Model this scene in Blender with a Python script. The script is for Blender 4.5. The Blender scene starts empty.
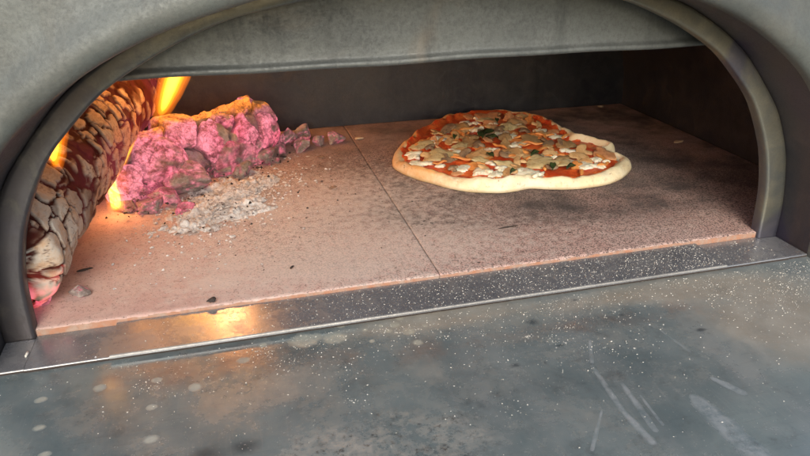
import bpy, math, random
import numpy as np
from mathutils import Vector, noise
random.seed(7); rng = np.random.default_rng(7)
PI = math.pi
S = bpy.context.scene; COL = S.collection
# ------------------------------------------------------------------ camera
CAM = np.array([-0.18518279, -0.58442, 0.3326538]); FPX = 680.0
R = np.array([[0.96778465, 0.11443702, -0.22427003], [-0.25152418, 0.39932705, -0.88163115], [-0.01133415, 0.90963843, 0.41524627]])
def at(px, py, z=0.0):
    r = R @ np.array([px-405.0, -(py-228.0), -FPX]); p = CAM + r*(z-CAM[2])/r[2]
    return Vector((p[0], p[1], z))
cd = bpy.data.cameras.new('camera'); cam = bpy.data.objects.new('camera', cd); COL.objects.link(cam)
cd.sensor_width = 36; cd.lens = 36*FPX/810; cd.clip_start = .01; cd.clip_end = 200
from mathutils import Matrix
q, _ = np.linalg.qr(R); q = q*np.sign(np.sum(q*R, axis=0))
cam.matrix_world = Matrix.Translation(Vector(CAM)) @ Matrix(q.tolist()).to_4x4()
S.camera = cam
# ------------------------------------------------------------------ helpers
def mesh(name, verts, faces, mats, parent=None, smooth=True, attrs=None, midx=None):
    me = bpy.data.meshes.new(name); me.from_pydata([tuple(v) for v in verts], [], [tuple(f) for f in faces]); me.update()
    for m in (mats if isinstance(mats, (list, tuple)) else [mats]): me.materials.append(m)
    me.polygons.foreach_set('use_smooth', [smooth]*len(me.polygons))
    if midx is not None: me.polygons.foreach_set('material_index', midx)
    for k, a in (attrs or {}).items():
        at_ = me.attributes.new(k, 'FLOAT', 'POINT'); at_.data.foreach_set('value', np.asarray(a, dtype=np.float32).ravel())
    o = bpy.data.objects.new(name, me); COL.objects.link(o)
    if parent: o.parent = parent; o.matrix_parent_inverse = Matrix.Translation(-parent.location)
    return o
def tag(o, label=None, cat=None, group=None, kind=None):
    if label: o['label'] = label
    if cat: o['category'] = cat
    if group: o['group'] = group
    if kind: o['kind'] = kind
    return o
def empty(name, loc):
    o = bpy.data.objects.new(name, None); COL.objects.link(o); o.location = loc; o.empty_display_size = .02; return o
def gridf(nu, nv, wrapv=False, off=0, flip=False):
    f = []
    for i in range(nu-1):
        for j in range(nv if wrapv else nv-1):
            a = i*nv+j; b = i*nv+(j+1) % nv; c = (i+1)*nv+(j+1) % nv; d = (i+1)*nv+j
            f.append((a+off, d+off, c+off, b+off) if flip else (a+off, b+off, c+off, d+off))
    return f
def sst(a, b, x):
    t = np.clip((np.asarray(x, float)-a)/(b-a), 0, 1); return t*t*(3-2*t)
def fbm(p, o=4): return noise.fractal(p, 0.9, 2.1, o)
def vor(p):
    d, pts = noise.voronoi(p); return d[1]-d[0], pts[0]
# ---- material mini language
class M:
    def __init__(s, name):
        s.m = bpy.data.materials.new(name); s.m.use_nodes = True; s.n = s.m.node_tree.nodes; s.l = s.m.node_tree.links
        s.b = s.n['Principled BSDF']; s.tc = s.n.new('ShaderNodeTexCoord')
    def _in(s, sock, v):
        if hasattr(v, 'is_output') or isinstance(v, bpy.types.NodeSocket): s.l.new(v, sock)
        elif isinstance(v, (tuple, list)): sock.default_value = tuple(v)+(1,) if len(v) == 3 and sock.type == 'RGBA' else tuple(v)
        else: sock.default_value = v
    def noise(s, sc, det=4, rough=.55, stretch=None, dist=0, vec=None, lo=0, hi=1):
        n = s.n.new('ShaderNodeTexNoise'); n.inputs['Scale'].default_value = sc; n.inputs['Detail'].default_value = det
        n.inputs['Roughness'].default_value = rough; n.inputs['Distortion'].default_value = dist
        mp = s.n.new('ShaderNodeMapping'); s.l.new(vec or s.tc.outputs['Object'], mp.inputs[0])
        if stretch: mp.inputs['Scale'].default_value = stretch
        s.l.new(mp.outputs[0], n.inputs['Vector']); o = n.outputs['Fac']
        return s.ramp(o, lo, hi) if (lo, hi) != (0, 1) else o
    def voro(s, sc, feat='F1', lo=0, hi=1, stretch=None, rnd=1):
        n = s.n.new('ShaderNodeTexVoronoi'); n.feature = feat; n.inputs['Scale'].default_value = sc; n.inputs['Randomness'].default_value = rnd
        mp = s.n.new('ShaderNodeMapping'); s.l.new(s.tc.outputs['Object'], mp.inputs[0])
        if stretch: mp.inputs['Scale'].default_value = stretch
        s.l.new(mp.outputs[0], n.inputs['Vector'])
        return s.ramp(n.outputs['Distance'], lo, hi), n.outputs.get('Color')
    def ramp(s, v, lo, hi, a=0, b=1):
        n = s.n.new('ShaderNodeMapRange'); n.interpolation_type = 'SMOOTHSTEP' if lo < hi else 'LINEAR'
        s._in(n.inputs[0], v); n.inputs[1].default_value = lo; n.inputs[2].default_value = hi
        n.inputs[3].default_value = a; n.inputs[4].default_value = b; return n.outputs[0]
    def mix(s, f, a, b, mode='MIX'):
        n = s.n.new('ShaderNodeMix'); n.data_type = 'RGBA'; n.blend_type = mode; n.clamp_factor = True
        s._in(n.inputs[0], f); s._in(n.inputs[6], a); s._in(n.inputs[7], b); return n.outputs[2]
    def math(s, op, a, b=0):
        n = s.n.new('ShaderNodeMath'); n.operation = op; s._in(n.inputs[0], a); s._in(n.inputs[1], b); return n.outputs[0]
    def attr(s, k):
        n = s.n.new('ShaderNodeAttribute'); n.attribute_name = k; return n.outputs['Fac']
    def set(s, **k):
        for a, v in k.items(): s._in(s.b.inputs[{'col': 'Base Color', 'rough': 'Roughness', 'metal': 'Metallic', 'ec': 'Emission Color', 'es': 'Emission Strength', 'spec': 'Specular IOR Level', 'sss': 'Subsurface Weight', 'coat': 'Coat Weight', 'aniso': 'Anisotropic'}[a]], v)
        return s
    def bump(s, h, st=.5, d=.001):
        n = s.n.new('ShaderNodeBump'); n.inputs['Strength'].default_value = st; n.inputs['Distance'].default_value = d
        s._in(n.inputs['Height'], h); prev = s.b.inputs['Normal']
        if prev.links: s.l.new(prev.links[0].from_socket, n.inputs['Normal'])
        s.l.new(n.outputs[0], prev); return s

# ------------------------------------------------------------------ metals
def metal(name, c1, c2, c3, rough=.45, met=.6, speck=.5, tint=None, grain=180, left=None, bst=.25, streak=.3):
    m = M(name); c2s = tuple(v*.5 for v in c2)
    a = m.noise(7, 6, .6, lo=.35, hi=.65); b = m.noise(28, 6, .65, dist=.6, lo=.4, hi=.7); c = m.noise(grain*2.2, 6, .85, lo=.35, hi=.75)
    col = m.mix(a, c1, c2); col = m.mix(m.math('MULTIPLY', b, .4), col, c3)
    col = m.mix(m.math('MULTIPLY', c, speck), col, (0.03, .028, .026))
    if tint:
        t = m.noise(5, 4, .5, dist=1.5, lo=.5, hi=.68); col = m.mix(m.math('MULTIPLY', t, .7), col, tint)
    sk = m.noise(26, 6, .7, stretch=(1, 1, .12), lo=.48, hi=.75); col = m.mix(m.math('MULTIPLY', sk, streak), col, c2s)
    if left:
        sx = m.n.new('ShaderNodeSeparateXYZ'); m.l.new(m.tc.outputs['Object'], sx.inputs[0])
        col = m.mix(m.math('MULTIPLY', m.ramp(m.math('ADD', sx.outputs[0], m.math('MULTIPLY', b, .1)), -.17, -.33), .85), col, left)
    m.set(col=col, metal=met, rough=m.ramp(m.math('ADD', b, c), 0, 2, rough-.08, rough+.2), spec=.4)
    m.bump(c, bst, .0006); m.bump(b, bst*.6, .001)
    return m.m
m_shell = metal('painted_steel_shell', (.140, .158, .148), (.110, .124, .120), (.185, .187, .165), .5, .25, .28, None, 130)
m_rim = metal('heat_tinted_rim_steel', (.19, .185, .145), (.13, .15, .155), (.30, .27, .18), .42, .6, .2, (.07, .07, .12), 220, (.065, .058, .066), .06)
m_reveal = metal('dark_liner_steel', (.085, .078, .078), (.055, .055, .068), (.13, .11, .10), .5, .4, .2, (.06, .05, .08), 220, None, .1)
m_baffle = metal('sooty_baffle_steel', (.125, .14, .138), (.08, .092, .095), (.18, .195, .192), .5, .4, .4, (.19, .155, .115), 120, None, .15, .7)
m_inner = metal('dark_inner_steel', (.07, .075, .088), (.045, .05, .066), (.12, .12, .125), .42, .7, .2)
m_thr = metal('worn_threshold_steel', (.34, .35, .37), (.26, .27, .29), (.46, .46, .45), .29, .55, .12, None, 120, None, .04)
m_edge = metal('lit_steel_edge', (.42, .42, .40), (.28, .28, .27), (.5, .5, .48), .45, .4, .3)  # lighter steel, paints the lit front edge of the threshold strip

mc = M('black_char_and_gap_shade'); mc.set(col=mc.mix(mc.noise(200), (.02, .016, .014), (.06, .045, .04)), rough=.9); m_black = mc.m  # for char crumbs, and painted on plate fronts as gap shade
# ------------------------------------------------------------------ oven
oven = tag(empty('pizza_oven', (0, 0, -.018)), 'grey steel wood fired pizza oven with arched mouth, stone floor and steel landing shelf', 'pizza oven')
RIM_IN = [(.380, -.018), (.380, 0), (.379, .05), (.367, .10), (.338, .157), (.286, .209), (.235, .238), (.181, .2605), (.09, .277), (0, .282)]
RIM_OUT = [(.406, -.018), (.407, 0), (.407, .03), (.397, .09), (.373, .143), (.317, .208), (.277, .236), (.234, .259), (.12, .288), (0, .299)]
SHELL = [(.405, -.018), (.405, 0), (.403, .05), (.394, .1), (.377, .15), (.345, .19), (.325, .2065), (.281, .2365), (.248, .2525), (.211, .266), (.15, .282), (.07, .293), (0, .296)]
def arch(pts, n=96, rsm=True):
    full = [(-x, z) for x, z in pts] + [(x, z) for x, z in reversed(pts[:-1])]
    P = np.array(full); d = np.r_[0, np.cumsum(np.hypot(*np.diff(P, axis=0).T))]
    # smooth Catmull-like resample by Gaussian smoothing of a fine linear one
    t = np.linspace(0, d[-1], 801); Q = np.c_[np.interp(t, d, P[:, 0]), np.interp(t, d, P[:, 1])]
    k = np.exp(-np.linspace(-2, 2, 61)**2); k /= k.sum()
    ext = np.vstack([2*Q[0]-Q[30:0:-1], Q, 2*Q[-1]-Q[-2:-32:-1]])
    Q = np.c_[np.convolve(ext[:, 0], k, 'valid'), np.convolve(ext[:, 1], k, 'valid')]
    Q[:, 1] = np.maximum(Q[:, 1], -.018); Q[0] = P[0]; Q[-1] = P[-1]
    i = np.linspace(0, 800, n).astype(int); return Q[i]
A_IN, A_OUT, A_SH = arch(RIM_IN), arch(RIM_OUT), arch(SHELL)
NA = len(A_IN)
def radial(A, d):
    c = np.array([0, .02]); v = A-c; L = np.hypot(v[:, 0], v[:, 1])[:, None]
    u = v/L; u[:, 1] = np.where(A[:, 1] < .02, 0, u[:, 1]); u[:, 0] = np.where(A[:, 1] < .02, np.sign(A[:, 0]), u[:, 0])
    return A + u*d
def loft(rings):
    V = [];  [V.extend([(p[0], y, p[1]) for p in Q]) for Q, y in rings]
    return V, gridf(len(rings), NA)
prof = [(0.0, -.050), (0.0, -.057), (.0012, -.0605), (.004, -.0632), (.009, -.0655), (.016, -.0655), (.023, -.0635), (.030, -.0595), (.038, -.056), (.05, -.0535), (.08, -.050), (.13, -.043), (.2, -.026), (.27, 0.0), (.33, .04), (.36, .09), (.37, .2), (.37, .5), (.34, .66), (.22, .70), (.05, .71), (-.2, .71)]
rings = [(radial(A_SH, d), y) for d, y in prof]
V, F = loft(rings)
# gentle hammered unevenness of the sheet
V = [(x, y+.0012*fbm(Vector((x*9, y*9, z*9)), 3) if y < -.02 else y, z) for x, y, z in V]
mesh('front_shell', V, F, m_shell, oven)
V, F = loft([(A_SH-0, -.0501), (A_SH*.3+A_OUT*.7, -.02), (A_OUT, .0005)])
mesh('arch_liner', V, F, m_reveal, oven)
t0 = A_OUT; inn = A_IN
def between(k): return inn*k+t0*(1-k)
rr = [(between(0)*1.003, .004), (between(0.0)*.999, -.001), (between(.05), -.0022), (between(.2), -.0026), (between(.5), -.0028), (between(.85), -.0030), (between(.96), -.0024), (between(1), -.0005), (between(1.0), .006), (between(1.), .010)]
V, F = loft(rr); mesh('arch_rim', V, F, m_rim, oven)
# vault
def vault(a, h, n=NA, e=2.4, zb=-.018):
    th = np.linspace(PI, 0, n-2); c = np.cos(th); s = np.sin(th)
    x = a*np.sign(c)*np.abs(c)**(2/e); z = h*np.abs(s)**(2/e)
    return np.vstack([[(-a, zb)], np.c_[x, z], [(a, zb)]])
VA = vault(.545, .345)
V, F = loft([(A_IN*1.0, .0102), (VA, .0115)]); mesh('inner_front_wall', V, F, m_inner, oven)
V, F = loft([(VA, .0114), (VA, .2), (VA, .4), (VA, .5705)]); mesh('inner_vault', V, F, m_inner, oven)
V = [(x, .570, z) for x, z in VA] + [(0, .570, -.018)]
mesh('back_wall', V, [(i, i+1, NA) for i in range(NA-1)], m_inner, oven, smooth=False)
# smoke baffle, clipped to the vault
V = []; F = []
xs = np.linspace(-.47, .47, 90)
for sx in xs:
    zt = .340*(1-abs(sx/.54)**2.4)**(1/2.4)
    w = .0006*math.sin(sx*19)+.0004*math.sin(sx*47)
    zb = .2095+w
    pr = [(.0345, zt), (.0325, zb+.02), (.031, zb+.010), (.0305, zb+.0075), (.028, zb+.006), (.0265, zb+.003), (.0275, zb+.0007), (.0305, zb), (.034, zb+.001), (.0355, zb+.006), (.037, zt)]
    for k, (yy, zz) in enumerate(pr): V.append((sx, yy, zz))
F = gridf(90, 11, flip=True)
mesh('smoke_baffle', V, F, m_baffle, oven)
# threshold: lower plate and upper strip
def plate(name, x0, x1, y0, y1, z0, z1, mats, bev=.0012, nx=80, wob=.0003, edge=False):
    pr = [(y1, z0), (y1, z1), (y0+bev, z1), (y0+bev*.3, z1-bev*.3), (y0, z1-bev), (y0, z0)]
    V = []; midx = []
    for sx in np.linspace(x0, x1, nx):
        w = wob*fbm(Vector((sx*14, z1*50, 3)), 3)
        V += [(sx, y+w*(1 if k > 1 else 0), z) for k, (y, z) in enumerate(pr)]
    F = gridf(nx, 6, flip=True)
    for i in range(nx-1): midx += [0, 0, 1 if edge else 0, 1 if edge else 0, 0 if edge else 1]
    F += [tuple(range(6)), tuple((nx-1)*6+k for k in range(5, -1, -1))]; midx += [0, 0]
    return mesh(name, V, F, mats, oven, smooth=False, midx=midx)
plate('threshold_plate', -.3795, .3795, -.0520, .0, -.0178, -.0066, [m_thr, m_black])  # front faces coloured black to draw the shaded gap line
plate('threshold_plate', -.404, -.3800, -.0510, -.004, -.0178, -.0070, [m_thr, m_black], nx=10)
plate('threshold_plate', .3800, .404, -.0510, -.004, -.0178, -.0070, [m_thr, m_black], nx=10)
plate('threshold_strip', -.3115, .299, -.0550, -.0005, -.0065, -.0036, [m_thr, m_edge], bev=.0014, edge=True)

# ---- stone tiles
def tile_mat():
    m = M('refractory_stone')
    a = m.noise(6, 5, .6, lo=.38, hi=.66); b = m.noise(40, 6, .7, lo=.4, hi=.72)
    col = m.mix(a, (.52, .335, .29), (.55, .40, .355)); col = m.mix(m.math('MULTIPLY', b, .5), col, (.62, .49, .43))
    col = m.mix(m.math('MULTIPLY', m.noise(160, 3, .7, lo=.5, hi=.72), .45), col, (.20, .13, .11))
    soot = m.attr('soot'); n1 = m.noise(11, 6, .7, lo=.3, hi=.72)
    col = m.mix(m.math('MULTIPLY', soot, m.math('ADD', m.math('MULTIPLY', n1, .7), .34)), col, (.085, .075, .073))
    # soot specks, denser where the stone is sooted
    thr = m.math('ADD', m.math('MULTIPLY', m.attr('speck'), .14), 0)
    fn = m.noise(520, 2, .6); fn2 = m.noise(210, 4, .75)
    sp = m.ramp(m.math('ADD', fn, thr), .66, .74); col = m.mix(m.math('MULTIPLY', sp, .75), col, (.045, .035, .032))
    sp2 = m.ramp(m.math('ADD', fn2, thr), .70, .76); col = m.mix(m.math('MULTIPLY', sp2, .6), col, (.06, .045, .04))
    fl = m.ramp(m.math('ADD', m.attr('flour'), m.noise(95, 5, .75, lo=.2, hi=.8, )), .8, 1.7)
    col = m.mix(m.math('MULTIPLY', fl, .6), col, (.62, .54, .48))
    m.set(col=col, rough=.85, spec=.25); m.bump(b, .3, .001); m.bump(fn2, .3, .0008); return m.m
def tile_edge_mat():
    m = M('terracotta_tile_edge'); a = m.noise(60, 5, .7, lo=.35, hi=.7)
    m.set(col=m.mix(a, (.36, .17, .10), (.34, .26, .21)), rough=.9); m.bump(a, .5, .001); return m.m
m_tile, m_tedge = tile_mat(), tile_edge_mat()
mb = M('seam_dust'); mb.set(col=mb.mix(mb.noise(60, 5, .7, lo=.4, hi=.6), (.10, .065, .055), (.34, .24, .2)), rough=.95); m_seam = mb.m
def ell(X, Y, c, rx, ry, s=.35):
    return 1-sst(1-s, 1+s, np.hypot((X-c[0])/rx, (Y-c[1])/ry))
def tile(x0, x1, y0, y1, nm='floor_tile'):
    nx, ny = 260, 200
    gx = np.linspace(x0, x1, nx); gy = np.linspace(y0, y1, ny); X, Y = np.meshgrid(gx, gy, indexing='ij')
    X = X.copy(); Y = Y.copy(); Z = np.zeros_like(X)
    for i in range(nx):
        for j in (0, 1):
            ch = abs(fbm(Vector((gx[i]*40, y0*9, 1)), 4))
            Z[i, j] -= (.0022*ch+.0006) if j == 0 else .0006*ch
    for i, sg in ((0, 1), (nx-1, -1)):
        for j in range(ny):
            n = fbm(Vector((x0*7+i, gy[j]*45, 2)), 4); Z[i, j] -= .0004; X[i, j] += sg*(.0001+.0007*abs(n))
    for j in range(ny): pass
    Z += .0006*np.sin(X*17+1)*np.sin(Y*13)
    soot = 1.6*ell(X, Y, (.22, .165), .22, .055, .8)+.75*ell(X, Y, (.26, .2), .24, .14, .6)+.55*ell(X, Y, (.3, .5), .4, .3, .7)+.4*ell(X, Y, (.02, .3), .1, .12, .8)+.75*ell(X, Y, (.44, .44), .2, .3, .7)+.35*sst(.35, .56, Y)
    soot *= sst(-.02, .10, Y)*.8+.2
    speck = .3+ell(X, Y, (.15, .2), .34, .24, .6)+.7*ell(X, Y, (-.06, .22), .13, .16, .8)+.5*ell(X, Y, (.3, .1), .3, .15, .8)
    fl = 1.0*ell(X, Y, (-.1, .2), .2, .2, .9)+.9*sum(ell(X, Y, at(*p)[:2], .018, .012, .8) for p in [(330, 272), (357, 270), (218, 282), (290, 268), (240, 262), (232, 215), (262, 215)])+.45*ell(X, Y, (.15, .05), .4, .06, .9)
    V = np.c_[X.ravel(), Y.ravel(), Z.ravel()].tolist(); at_ = lambda i, j: i*ny+j
    F = gridf(nx, ny, flip=True); mi = [0]*len(F); n0 = len(V)
    loop = [at_(i, 0) for i in range(nx)]+[at_(nx-1, j) for j in range(1, ny)]+[at_(i, ny-1) for i in range(nx-2, -1, -1)]+[at_(0, j) for j in range(ny-2, 0, -1)]
    V += [(V[k][0], V[k][1], -.0176) for k in loop]; L = len(loop)
    for k in range(L): F.append((loop[k], n0+k, n0+(k+1) % L, loop[(k+1) % L])); mi.append(1 if k < nx-1 else 2)
    pad = [0]*L
    return mesh(nm, V, F, [m_tile, m_tedge, m_seam], oven, attrs={'soot': np.r_[np.clip(soot, 0, 1).ravel(), pad], 'speck': np.r_[np.clip(speck, 0, 1.2).ravel(), pad], 'flour': np.r_[np.clip(fl, 0, 1.2).ravel(), pad]}, midx=mi)
# the tiles run from the mouth to the back wall and under the rim feet, the seam in the middle
tile(-.5435, -.00012, .001, .5695); tile(.00012, .5435, .001, .5695)

# ---- landing shelf
def shelf_mat():
    m = M('stained_shelf_steel')
    a = m.noise(8, 9, .62, dist=.3, lo=.26, hi=.74); b = m.noise(19, 7, .72, dist=.2, lo=.3, hi=.75); c = m.noise(230, 3, .7, lo=.4, hi=.7)
    st = m.noise(14, 5, .6, stretch=(1, .22, 1), lo=.45, hi=.75)
    col = m.mix(a, (.135, .18, .19), (.27, .325, .325)); col = m.mix(m.math('MULTIPLY', m.math('MULTIPLY', b, b), .7), col, (.37, .37, .335))
    col = m.mix(m.math('MULTIPLY', st, .35), col, (.40, .41, .40)); br = m.noise(60, 3, .8, stretch=(6, .25, 1), lo=.55, hi=.75); col = m.mix(m.math('MULTIPLY', br, .22), col, (.42, .43, .42)); br = m.noise(50, 3, .8, stretch=(.3, 7, 1), lo=.57, hi=.75); col = m.mix(m.math('MULTIPLY', br, .2), col, (.08, .085, .085)); col = m.mix(m.math('MULTIPLY', m.noise(45, 8, .8, lo=.5, hi=.72), .5), col, (.085, .09, .09))
    w = m.math('MULTIPLY', m.math('SUBTRACT', m.noise(90, 5, .65), .5), .55); wl = m.math('MULTIPLY', m.math('SUBTRACT', m.noise(24, 6, .7), .5), 1.1)
    tan = m.ramp(m.math('ADD', m.attr('tan'), wl), .1, 1.15); col = m.mix(m.math('MULTIPLY', tan, .75), col, m.mix(b, (.27, .22, .16), (.34, .31, .25)))
    rust = m.ramp(m.math('ADD', m.attr('rust'), wl), .3, .9); col = m.mix(m.math('MULTIPLY', rust, .7), col, (.20, .12, .09))
    gr = m.math('MULTIPLY', m.ramp(m.math('ADD', m.attr('grain'), wl), .3, 1.1), m.noise(48, 9, .8, lo=.38, hi=.66)); col = m.mix(m.math('MULTIPLY', gr, .7), col, (.37, .33, .27))
    gd = m.math('MULTIPLY', m.ramp(m.math('ADD', m.attr('grain'), wl), .3, .9), m.noise(150, 6, .8, lo=.52, hi=.66)); col = m.mix(m.math('MULTIPLY', gd, .8), col, (.06, .05, .045))
    dk = m.ramp(m.math('ADD', m.attr('dark'), w), .2, 1.0); col = m.mix(m.math('MULTIPLY', dk, .7), col, (.045, .055, .065))
    sc = m.ramp(m.math('ADD', m.attr('scratch'), w), .35, .95); col = m.mix(m.math('MULTIPLY', m.math('MULTIPLY', sc, m.noise(70, 8, .8, lo=.38, hi=.6)), .5), col, (.50, .52, .52))
    lt = m.ramp(m.math('ADD', m.attr('spot'), m.math('MULTIPLY', w, .9)), .38, .72); col = m.mix(m.math('MULTIPLY', lt, m.ramp(m.noise(120, 5, .8), .3, .65, .3, .7)), col, m.mix(m.noise(160, 3), (.36, .35, .27), (.50, .48, .38)))
    sk = m.noise(420, 2, .5, lo=.68, hi=.74); col = m.mix(m.math('MULTIPLY', sk, .6), col, (.5, .5, .47))
    mt = m.math('SUBTRACT', .38, m.math('MULTIPLY', m.math('MAXIMUM', m.math('MAXIMUM', lt, tan), gr), .36))
    rg = m.math('ADD', m.ramp(b, 0, 1, .17, .34), m.math('MULTIPLY', m.math('MAXIMUM', m.math('MAXIMUM', lt, tan), m.math('MAXIMUM', gr, sc)), .3))
    m.set(col=col, metal=mt, rough=rg, spec=.5); m.bump(c, .05, .0003); return m.m
m_shelf = shelf_mat()
ZS = -.0100
gx = np.r_[np.linspace(-.8, -.46, 12)[:-1], np.linspace(-.46, .5, 600), np.linspace(.5, .8, 12)[1:]]
gy = np.r_[np.linspace(-.46, -.33, 10)[:-1], np.linspace(-.33, 0.0, 230), [.1, .3, .6]]
X, Y = np.meshgrid(gx, gy, indexing='ij'); Xr, Yr = X.ravel(), Y.ravel()
def spots(lst):
    r = np.zeros_like(Xr)
    for e in lst:
        p = at(e[0], e[1], ZS); rx = e[2]; ry = e[3] if len(e) > 3 else e[2]
        d = np.hypot((Xr-p.x)/rx, (Yr-p.y)/ry)*1.2; r = np.maximum(r, np.clip(1-d*.5, 0, 1))
    return r
def streak(lst):
    r = np.zeros_like(Xr)
    for (x0, y0, x1, y1, w) in lst:
        a = at(x0, y0, ZS); b = at(x1, y1, ZS); dx, dy = b.x-a.x, b.y-a.y; L2 = dx*dx+dy*dy
        t = np.clip(((Xr-a.x)*dx+(Yr-a.y)*dy)/L2, 0, 1); ww = w*(.45+.55*np.sqrt(np.clip(t*2, 0, 1)))
        d = np.hypot(Xr-a.x-t*dx, Yr-a.y-t*dy)/ww; r = np.maximum(r, np.clip(1.25-d*.75, 0, 1))
    return r
A = {}
A['spot'] = spots([(306, 340, .019, .013), (335, 338, .0150, .011), (151, 439, 0.0064, 0.0049), (152, 407, 0.0055, 0.0042), (157, 380, 0.0055, 0.0042), (243, 360, 0.0068, 0.0052), (41, 400, 0.0055, 0.0042), (39, 428, 0.0055, 0.0042), (45, 455, 0.0055, 0.0042), (100, 388, .006), (195, 387, .006), (263, 345, .005), (395, 325, .006), (409, 332, .007), (418, 343, .006), (389, 331, .004), (341, 325, .006), (400, 318, .005), (381, 326, .003), (425, 326, .003), (292, 330, .003), (365, 330, .0035), (372, 341, .0035)])
A['dark'] = spots([(533, 322, .007, .006), (515, 365, .005, .003), (245, 446, .012, .009), (440, 309, .004), (485, 300, .003, .006), (622, 315, .003), (575, 300, .004, .002), (560, 345, .005, .002), (545, 362, .002), (700, 330, .006, .003), (205, 455, .014, .01)])
A['scratch'] = streak([(695, 398, 755, 452, .011), (712, 378, 742, 392, .004), (592, 365, 622, 410, .0028), (622, 410, 652, 442, .0035), (622, 383, 655, 430, .003), (602, 410, 592, 450, .0016), (640, 395, 663, 425, .0014), (590, 340, 592, 362, .002), (660, 330, 690, 352, .0012)])
cl = lambda p, z=ZS: at(p[0], p[1], z)[:2]
A['tan'] = np.clip(.95*ell(Xr, Yr, cl((770, 300)), .10, .05, .7)+.9*ell(Xr, Yr, cl((810, 340)), .06, .05, .7)+.8*ell(Xr, Yr, cl((660, 290)), .1, .02, .8)+.75*ell(Xr, Yr, cl((430, 318)), .08, .018, .7)+.4*ell(Xr, Yr, cl((520, 310)), .12, .03, .9)+.7*ell(Xr, Yr, cl((30, 355)), .05, .02, .9)+.35*ell(Xr, Yr, cl((420, 370)), .14, .06, .9), 0, 1)
A['rust'] = np.clip(.65*ell(Xr, Yr, cl((200, 365)), .1, .03, .8)+.5*ell(Xr, Yr, cl((640, 315)), .1, .02, .8)+.5*ell(Xr, Yr, cl((440, 350)), .09, .03, .9), 0, 1)
A['grain'] = np.clip(1.0*ell(Xr, Yr, cl((380, 450)), .09, .04, .6)+.5*ell(Xr, Yr, cl((760, 285)), .07, .03, .8), 0, 1)
Z = np.full_like(Xr, ZS) + np.where((Yr < -.058), .0004*np.sin(Xr*23)*np.sin(Yr*19+1), 0)*sst(.058, .09, -Yr)
V = np.c_[Xr, Yr, Z].tolist(); nX, nY = len(gx), len(gy); F = gridf(nX, nY, flip=True)
loop = [i*nY for i in range(nX)]+[(nX-1)*nY+j for j in range(1, nY)]+[i*nY+nY-1 for i in range(nX-2, -1, -1)]+[j for j in range(nY-2, 0, -1)]
n0 = len(V); V += [(V[k][0], V[k][1], ZS-.035) for k in loop]; L = len(loop)
F += [(loop[k], n0+k, n0+(k+1) % L, loop[(k+1) % L]) for k in range(L)]
F.append(tuple(n0+k for k in range(L-1, -1, -1)))
for k in A: A[k] = np.r_[A[k], np.zeros(L)]
sh = mesh('landing_shelf', V, F, m_shelf, oven, smooth=False, attrs=A)

# ------------------------------------------------------------------ flour specks (stuff)
def specks(name, pts, smin, smax, mat, label, cat, flat=.6):
    base = [Vector(v) for v in ((1, 0, 0), (0, 1, 0), (-1, 0, 0), (0, -1, 0), (0, 0, 1), (0, 0, -1))]
    bf = [(0, 1, 4), (1, 2, 4), (2, 3, 4), (3, 0, 4), (1, 0, 5), (2, 1, 5), (3, 2, 5), (0, 3, 5)]
    V = []; F = []
    for (x, y, z) in pts:
        s = smin+(smax-smin)*random.random()**3; n = len(V); a = random.random()*2*PI; ca, sa = math.cos(a), math.sin(a); e = random.uniform(.5, 1.7)
        for b in base:
            j = [s*random.uniform(.45, 1.4) for _ in range(3)]; bx, by = b.x*j[0]*e, b.y*j[1]
            V.append((x+bx*ca-by*sa, y+bx*sa+by*ca, z+s*flat*.8+b.z*j[2]*flat))
        F += [tuple(n+k for k in f) for f in bf]
    o = mesh(name, V, F, mat, None, smooth=False); return tag(o, label, cat, kind='stuff')
mf = M('semolina_flour'); mf.set(col=mf.mix(mf.noise(300, 2), (.8, .78, .7), (.72, .7, .62)), rough=.9); m_flour = mf.m
pts = []
for _ in range(3600):
    x = random.triangular(-.31, .3785, .30); y = random.uniform(-.053, -.002)
    if x > -.31 and x < .296: pts.append((x, y, -.0036))
for _ in range(240): pts.append((random.uniform(.301, .375), random.uniform(-.05, -.002), -.0066))
for _ in range(40): pts.append((random.uniform(-.37, -.32), random.uniform(-.05, -.002), -.0066))
for _ in range(3000):
    x = random.triangular(-.38, .5, .46); y = -.058-abs(random.gauss(0, .075))
    if y > -.32: pts.append((x, y, ZS))
for _ in range(700): pts.append((random.gauss(-.12, .12), -.058-abs(random.gauss(0, .05)), ZS))
for _ in range(40):
    cx_, cy_ = random.uniform(-.3, .42), -.06-abs(random.gauss(0, .05)); rr_ = random.uniform(.004, .012)
    for _ in range(26): pts.append((random.gauss(cx_, rr_), min(random.gauss(cy_, rr_*.6), -.058), ZS))
for _ in range(420): pts.append((random.gauss(.38, .05), random.uniform(-.13, -.057), ZS))
specks('semolina', pts, .00018, .00068, m_flour, 'white semolina grains scattered over the steel threshold and the shelf', 'flour')
# larger flour crumbs on the left foot of the arch
for k, (px, py, s, lab) in enumerate([(10, 352, .0045, 'white flaky lump of dried dough beside the left foot of the arch'), (27, 354, .0035, 'thin white smear of dried dough on the threshold, right of the flaky lump')]):
    p = at(px, py, ZS if k == 0 else -.0064); V = []; F = []; n = 26
    V.append((p.x, p.y, p.z+s*.35))
    for i in range(n):
        a = i/n*2*PI; r = s*(1+.5*math.sin(a*5)*(k == 0)+random.uniform(-.25, .25)); e = 1 if k == 0 else .35
        V.append((p.x+r*math.cos(a)*e, p.y+r*math.sin(a)*1.2, p.z+.0005)); 
    for i in range(n): V.append((V[1+i][0], V[1+i][1], p.z-.0001))
    F = [(0, 1+i, 1+(i+1) % n) for i in range(n)]+[(1+i, 1+n+i, 1+n+(i+1) % n, 1+(i+1) % n) for i in range(n)]
    tag(mesh('dough_crumb', V, F, m_flour), lab, 'dough crumb')

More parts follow.
